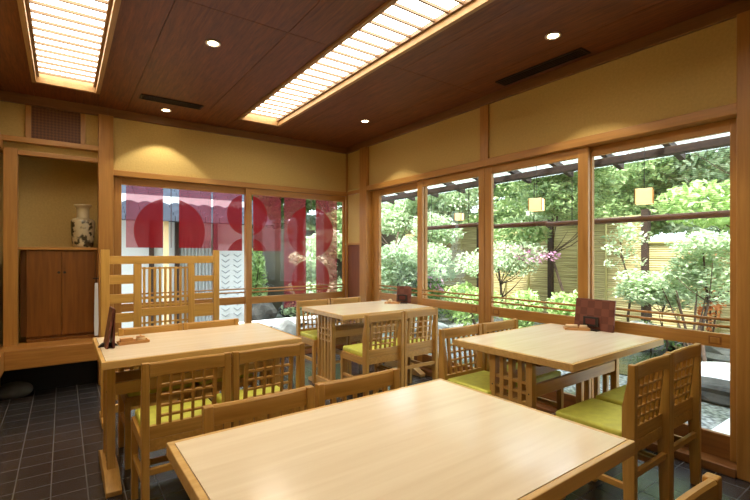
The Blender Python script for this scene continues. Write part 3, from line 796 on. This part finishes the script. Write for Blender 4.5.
def blind(label, y0, y1, zb):
    t = thing('reed_blind', label, 'blind', (0.90, (y0 + y1) / 2, 0), group='half-lowered reed blinds under the eave')
    h = (y1 - y0) / 2
    f = MB(); z = 2.13
    while z > zb + 0.03:
        f.tube([(0, -h, z), (0, h, z)], 0.0011, 4); z -= 0.016
    f.build('reed_screen', M['reed'], t)
    MB().tube([(0, -h - 0.01, zb), (0, h + 0.01, zb)], 0.027, 12).build('bottom_bar', M['slidebar'], t, smooth=True)
    for y in (-h * 0.7, h * 0.7): MB().tube([(-0.01, y, 2.13), (-0.01, y, zb - 0.0)], 0.004, 6).build('cord', M['iron'], t)
blind('reed blind outside, half lowered, leftmost of the row behind the second pane', -1.58, -0.62, 1.665)
blind('reed blind outside, middle of the row, its bar ending in the third pane', -2.50, -1.60, 1.63)
blind('reed blind outside, widest of the row, crossing the rightmost pane', -4.35, -2.52, 1.615)
def lantern(label, y, z, s):
    t = thing('paper_lantern', label, 'lantern', (0.75, y, z), R(20), group='square paper lanterns outside')
    h = s / 2
    MB().box(-h, h, -h, h, -h * 1.0, h * 1.0).build('paper_shade', M['paper'], t, bevel=0.006)
    f = MB()
    e = h + 0.001
    for a in (-1, 1):
        for b in (-1, 1): f.box(a * e - 0.003, a * e + 0.003, b * e - 0.003, b * e + 0.003, -e, e)
    f.build('frame', M['tray'], t)
    MB().tube([(0, 0, h), (0, 0, 2.27 - z)], 0.003, 6).build('cord', M['iron'], t)
lantern('glowing square paper lantern hanging in the third window pane', -2.49, 1.815, 0.125)
lantern('glowing square paper lantern hanging in the rightmost window pane', -3.515, 1.79, 0.125)
lantern('small orange paper lantern hanging in the second window pane', -1.41, 1.765, 0.085)

# ------------------------------------------------------------------ exterior: fence
t = thing('bamboo_fence', 'pale yellow horizontal bamboo fence along the back of the garden', 'fence', (5.2, 0, 0))
f = MB()
z = -0.06
while z < 1.95:
    f.prism([(0.0, z), (-0.012, z + 0.012), (-0.012, z + 0.028), (0.0, z + 0.038)], 1, -7.0 if z < 1.46 else -1.69, 5.0); z += 0.04
f.box(0.0, 0.02, -1.69, 5.0, -0.06, 1.96); f.box(0.0, 0.02, -7.0, -1.69, -0.06, 1.49)
f.build('slat_panel', M['bamboo'], t)
for y in (-5.9, -3.95, -1.69, 0.15, 2.1, 4.0): MB().box(-0.07, 0.05, y - 0.055, y + 0.055, -0.06, 2.1 if y > -2 else 1.6).build('post', M['darkwood'], t)
for y in (-5.2, -4.6, -3.3, -2.75, -2.2): MB().tube([(-0.03, y, -0.06), (-0.03, y, 1.5)], 0.022, 8).build('bamboo_pole', M['bamboo_pole'], t, smooth=True)
for y in (-1.0, -0.45, 0.7, 1.3, 2.7, 3.3): MB().tube([(-0.03, y, -0.06), (-0.03, y, 1.98)], 0.022, 8).build('bamboo_pole', M['bamboo_pole'], t, smooth=True)
MB().tube([(-0.02, -1.69, 1.98), (-0.02, 5.0, 1.98)], 0.03, 8).tube([(-0.02, -7.0, 1.5), (-0.02, -1.69, 1.5)], 0.03, 8).build('top_rail', M['bamboo_pole'], t, smooth=True)
# neighbour's house behind
t = thing('neighbour_house', 'pale house with grey roof beyond the bamboo fence', 'house')
MB().box(9.8, 12.0, -7.5, -1.6, -0.2, 3.0).build('wall', plain('neighbour_wall', (176, 182, 190), 0.8), t)
MB().prism([(9.4, 2.9), (12.4, 2.9), (10.5, 4.0)], 1, -7.8, -1.3).build('roof', plain('neighbour_roof', (120, 124, 132), 0.6), t)

# ------------------------------------------------------------------ exterior: plants
def leaves(name, blobs, n, size, mat, parent, seed, flat=0.0, hollow=0.55):
    r = random.Random(seed); vs = []; fs = []
    tot = sum(b[3] * b[4] * b[5] for b in blobs)
    for (bx, by, bz, rx, ry, rz_) in blobs:
        k = max(20, int(n * rx * ry * rz_ / tot))
        for _ in range(k):
            while True:
                p = Vector((r.uniform(-1, 1), r.uniform(-1, 1), r.uniform(-1, 1)))
                if p.length <= 1 and p.length > hollow * r.random(): break
            c = Vector((bx + p.x * rx, by + p.y * ry, bz + p.z * rz_))
            d = Vector((r.gauss(0, 1), r.gauss(0, 1), r.gauss(0, 1) * (1 - flat) - 0.2)).normalized()
            nrm = Vector((r.gauss(0, 1), r.gauss(0, 1), r.gauss(0, 1) + flat * 4)).normalized()
            sd = d.cross(nrm)
            if sd.length < 0.05: continue
            sd.normalize(); s = size * r.uniform(0.6, 1.3); i = len(vs)
            up = nrm * s * 0.08
            vs += [c - d * s * 0.5, c + sd * s * 0.24 + up, c + d * s * 0.5, c - sd * s * 0.24 + up]
            fs.append((i, i + 1, i + 2, i + 3))
    me = bpy.data.meshes.new(name); me.from_pydata([tuple(v) for v in vs], [], fs); me.materials.append(mat)
    o = bpy.data.objects.new(name, me); C.objects.link(o); o.parent = parent
    return o
def branchy(f, base, top, r0, seed, nb=5, spread=0.5):
    r = random.Random(seed); b = Vector(base); tp = Vector(top); pts = []; rad = []
    for i in range(6):
        k = i / 5; pts.append(b.lerp(tp, k) + Vector((r.uniform(-1, 1), r.uniform(-1, 1), 0)) * 0.04 * (tp - b).length * (0 if i == 0 else 1)); rad.append(r0 * (1 - 0.6 * k))
    f.tube(pts, rad, 8)
    for j in range(nb):
        k = r.randint(2, 4); s = pts[k]; a = r.uniform(0, 6.28); ln = spread * r.uniform(0.6, 1.1)
        e = s + Vector((math.cos(a) * ln, math.sin(a) * ln, ln * r.uniform(0.4, 1.0)))
        m_ = s.lerp(e, 0.5) + Vector((0, 0, -0.06 * ln))
        f.tube([s, m_, e], [rad[k] * 0.55, rad[k] * 0.35, rad[k] * 0.12], 6)
def tree(name, label, x, y, h, cr, mat, n, size, seed, cat='tree', group='trees in the garden', trunk=0.06, crown_z=0.62, flat=0.3, zs=0.32):
    t = thing(name, label, cat, (x, y, -0.06), 0, group)
    r = random.Random(seed)
    f = MB(); branchy(f, (0, 0, 0), (r.uniform(-.1, .1), r.uniform(-.1, .1), h * 0.85), trunk, seed, 9, cr * 0.8); f.build('trunk', M['bark'], t, smooth=True)
    blobs = []
    for i in range(13):
        a = r.uniform(0, 6.28); d = cr * r.uniform(0.1, 0.75); z = h * (crown_z + r.uniform(-1, 1) * zs * 0.9)
        s = cr * r.uniform(0.34, 0.52)
        blobs.append((math.cos(a) * d, math.sin(a) * d, z, s, s, s * 0.55))
    leaves('foliage', blobs, n, size, mat, t, seed + 50, flat)
    return t
def shrub(name, label, x, y, w_, d_, h, mat, n, size, seed, group='low shrubs in the garden', flowers=0):
    t = thing(name, label, 'shrub', (x, y, -0.06), 0, group)
    r = random.Random(seed)
    f = MB()
    for k in range(5):
        a = r.uniform(0, 6.28); f.tube([(0, 0, 0), (math.cos(a) * w_ * 0.3, math.sin(a) * d_ * 0.3, h * 0.4), (math.cos(a) * w_ * 0.6, math.sin(a) * d_ * 0.6, h * 0.75)], [0.018, 0.012, 0.005], 6)
    f.build('stems', M['bark'], t)
    blobs = [(r.uniform(-.5, .5) * w_, r.uniform(-.5, .5) * d_, h * r.uniform(0.4, 0.68), w_ * 0.5, d_ * 0.5, h * 0.36) for _ in range(7)]
    leaves('foliage', blobs, n, size, mat, t, seed, 0.2)
    if flowers:
        fb = [(b[0], b[1], b[2] + b[5] * 0.6, b[3] * 0.9, b[4] * 0.9, b[5] * 0.5) for b in blobs[:3]]
        leaves('blossom', fb, flowers, size * 1.0, M['pink'], t, seed + 9, 0.2)
    return t
# screen of tall trees beyond and before the fence (seen through the panes, left to right)
T = [
 ('evergreen_tree', 'leafy tree close behind the leftmost garden pane', 2.3, 4.6, 4.6, 1.3, 'leafA', 5200, .12),
 ('evergreen_tree', 'tall green tree beyond the fence, seen left in the second pane', 6.7, 5.6, 6.2, 1.9, 'leafC', 6500, .16),
 ('evergreen_tree', 'tall dense tree beyond the fence behind the second pane', 6.9, 2.9, 5.8, 1.9, 'leafA', 7000, .15),
 ('evergreen_tree', 'tall pale green tree beyond the fence at the second window stile', 6.9, 0.9, 5.4, 1.7, 'leafB', 6500, .14),
 ('evergreen_tree', 'tall tree beyond the fence behind the third pane, left part', 6.8, -0.8, 5.6, 1.6, 'leafA', 6500, .13),
 ('evergreen_tree', 'tall tree beyond the fence behind the third pane, right part', 6.9, -2.4, 5.6, 1.6, 'leafB', 6500, .13),
 ('evergreen_tree', 'tall leafy tree beyond the fence behind the hanging rightmost lantern', 7.0, -4.1, 5.6, 1.7, 'leafD', 7000, .13),
 ('evergreen_tree', 'tall leafy tree beyond the fence at the right edge of the rightmost pane', 7.2, -6.2, 5.6, 1.9, 'leafA', 7000, .13),
 ('evergreen_tree', 'fresh green garden tree, crown level with the blinds in the rightmost pane', 4.1, -3.6, 4.2, 1.25, 'leafD', 6000, .10),
 ('evergreen_tree', 'fresh green garden tree, crown above the azalea in the third pane', 4.2, -0.6, 4.0, 1.2, 'leafA', 6000, .10),
 ('evergreen_tree', 'large dark tree far behind, left of the room corner', 3.6, 8.0, 6.5, 2.3, 'leafC', 7500, .17),
 ('evergreen_tree', 'shady tree behind the long red curtain', 1.0, 6.4, 5.2, 1.8, 'leafC', 8500, .14),
 ('evergreen_tree', 'tree behind the middle red curtain beside the gatehouse', -0.2, 9.5, 5.6, 1.9, 'leafA', 6000, .15),
 ('evergreen_tree', 'very large green tree far beyond the fence behind the leftmost garden pane', 5.4, 8.4, 6.4, 2.3, 'leafA', 8000, .17),
 ('evergreen_tree', 'very large pale tree far beyond the fence behind the second pane', 9.2, 4.9, 6.6, 2.2, 'leafB', 7000, .17),
 ('evergreen_tree', 'pale bushy garden tree hiding the fence in the second pane', 3.9, 2.6, 3.6, 1.2, 'leafB', 7000, .10),
]
for i, (nm, lab, x, y, h, cr, mt, n, s) in enumerate(T):
    tree(nm, lab, x, y, h, cr, M[mt], int(n * 2.2), s * 1.1, 100 + i, trunk=0.06 if x > 5 or y > 4 else 0.03, crown_z=0.60 if x > 5 or y > 4 else 0.60, zs=0.36 if x > 5 or y > 4 else 0.26)
# smaller planting
tree('small_tree', 'pale leafy young tree close to the second window pane', 2.0, 1.35, 2.1, 0.85, M['leafB'], 6000, .10, 201, trunk=.035, crown_z=.5, zs=.42, group='small trees in the garden')
tree('small_tree', 'pale green bushy tree in the leftmost garden pane', 1.2, 2.9, 2.1, 0.8, M['leafB'], 6000, .10, 202, trunk=.035, crown_z=.45, zs=.42, group='small trees in the garden')
tree('small_tree', 'dense pale bush-like tree filling the right half of the second pane', 3.1, 1.75, 2.3, 0.95, M['leafB'], 8000, .09, 214, trunk=.03, crown_z=.5, zs=.42, group='small trees in the garden')
t = tree('azalea_tree', 'spreading azalea with pink blossom behind the third pane', 3.6, 0.15, 1.55, 0.85, M['leafB'], 3800, .075, 203, trunk=.035, crown_z=.84, zs=.14, group='small trees in the garden')
leaves('blossom', [(0.3, -0.45, 1.32, .45, .5, .14), (0.0, -0.1, 1.45, .4, .4, .1)], 420, .07, M['pink'], t, 204, 0.3)
tree('small_tree', 'slender young tree with bare branches before the fence in the rightmost pane', 4.4, -1.75, 1.9, 0.45, M['leafB'], 500, .08, 205, trunk=.025, crown_z=.75, zs=.3, group='small trees in the garden')
tree('maple_tree', 'layered pale green maple at the right edge of the rightmost pane', 2.7, -3.35, 1.62, 0.62, M['leafB'], 4200, .075, 206, trunk=.022, crown_z=.72, zs=.24, flat=.8, group='small trees in the garden')
tree('maple_tree', 'wide low maple with many thin stems behind the rightmost pane', 3.2, -2.75, 1.15, 0.62, M['leafB'], 3400, .075, 207, trunk=.02, crown_z=.78, zs=.16, flat=.8, group='small trees in the garden')
t = thing('thin_stems', 'cluster of thin dark stems under the maples', 'stems', (2.75, -3.2, -0.06))
f = MB(); r = random.Random(5)
for k in range(8):
    a = r.uniform(0, 6.28); f.tube([(r.uniform(-.06, .06), r.uniform(-.06, .06), 0), (math.cos(a) * .12, math.sin(a) * .12, .5), (math.cos(a) * .3, math.sin(a) * .3, .95)], [.014, .011, .006], 6)
f.build('stem_cluster', M['bark'], t)
t.name = 'bare_bush'; t['category'] = 'bush'
shrub('shrub', 'orange-leaved shrub in front of the fence in the rightmost pane', 4.5, -2.85, .22, .22, 1.35, M['leafO'], 380, .09, 208)
for i, (x, y, w_, lab) in enumerate([(2.9, -0.75, .42, 'fresh green low shrub at the right side of the third pane'), (2.7, 0.0, .45, 'fresh green low shrub in the middle of the third pane'),
        (3.3, 1.0, .42, 'fresh green low shrub at the left side of the third pane'), (3.3, -1.35, .4, 'fresh green low shrub behind the fourth stile'), (3.0, 2.6, .42, 'fresh green low shrub below the young tree in the second pane')]):
    shrub('shrub', lab, x, y, w_, w_, 0.78, M['leafD'] if i != 4 else M['leafB'], 1900, .085, 300 + i)
shrub('shrub', 'dark shrub with pink blossom low in the second pane', 2.35, 0.98, .4, .4, 1.15, M['leafC'], 1800, .09, 310, flowers=160)
shrub('shrub', 'leafy plant beside the long red curtain outside', 0.05, 3.9, .35, .35, 1.6, M['leafD'], 1500, .11, 311)
shrub('shrub', 'shady low plants behind the second pane by the rocks', 1.7, 2.9, .5, .4, .9, M['leafB'], 1600, .09, 312)
shrub('shrub', 'small dark bush at the pond edge beyond the right table corner', 3.5, -2.45, .36, .4, .42, M['leafC'], 900, .05, 313)
# fern-like cycad
t = thing('fern_plant', 'spiky dark green fern plant in front of the fence', 'fern', (4.1, -2.15, -0.06))
f = MB(); r = random.Random(8)
for k in range(26):
    a = k * 2.4; el = r.uniform(0.2, 1.1); ln = r.uniform(.45, .65); prev = None
    pts = []
    for j in range(6):
        u = j / 5; pts.append(Vector((math.cos(a) * ln * u * math.cos(el * (1 - .6 * u)), math.sin(a) * ln * u * math.cos(el * (1 - .6 * u)), 0.75 + ln * u * math.sin(el) - .25 * u * u)))
    sd = Vector((-math.sin(a), math.cos(a), 0))
    for j in range(5):
        wa, wb = .05 * math.sin(math.pi * (j + .15) / 5.3), .05 * math.sin(math.pi * (j + 1.15) / 5.3)
        vv = [f.bm.verts.new(p) for p in (pts[j] - sd * wa, pts[j] + sd * wa, pts[j + 1] + sd * wb, pts[j + 1] - sd * wb)]
        f.bm.faces.new(vv)
f.build('fronds', M['leafC'], t)
MB().tube([(0, 0, 0), (0.02, 0, .4), (0, 0, .78)], [.08, .07, .05], 10).build('trunk', M['bark'], t)
# pond
struct(MB().box(1.9, 4.1, -5.6, -1.5, -0.075, -0.048).build('pond_water', M['water']))
struct(MB().box(0.45, 1.6, -4.6, -4.0, -0.06, 0.0).build('ground.003', M['slab']))
for i, (x, y, a, b, c, mt, lab) in enumerate([
    (2.45, -3.6, .62, .55, .12, 'slab', 'flat white stepping stone by the pond seen low in the rightmost pane'),
    (1.72, -3.85, .16, .6, .13, 'darkrock', 'dark rock at the near pond edge low in the rightmost pane'),
    (4.0, -3.3, .5, .6, .2, 'stone', 'grey rock on the far pond bank under the maple'),
    (3.9, -2.2, .5, .4, .22, 'stone', 'grey rock on the far pond bank behind the right menu board'),
    (3.6, -4.4, .45, .5, .18, 'stone', 'grey rock on the far pond bank at the right'),
    (2.6, -1.35, .5, .35, .2, 'stone', 'grey rock left of the pond below the fourth stile'),
    (2.1, 1.15, .5, .4, .42, 'stone', 'pale grey boulder below the second pane rails'),
    (1.5, 1.9, .4, .35, .34, 'stone', 'pale grey boulder at the second window stile, low in the pane'),
    (1.9, 0.4, .4, .3, .16, 'stone', 'grey rock beneath the third pane rail'),
    (2.9, 2.6, .5, .4, .5, 'darkrock', 'dark rock in the shade behind the second pane')]):
    rock(lab, (x, y, -0.06), a, b, c, M[mt], 40 + i)
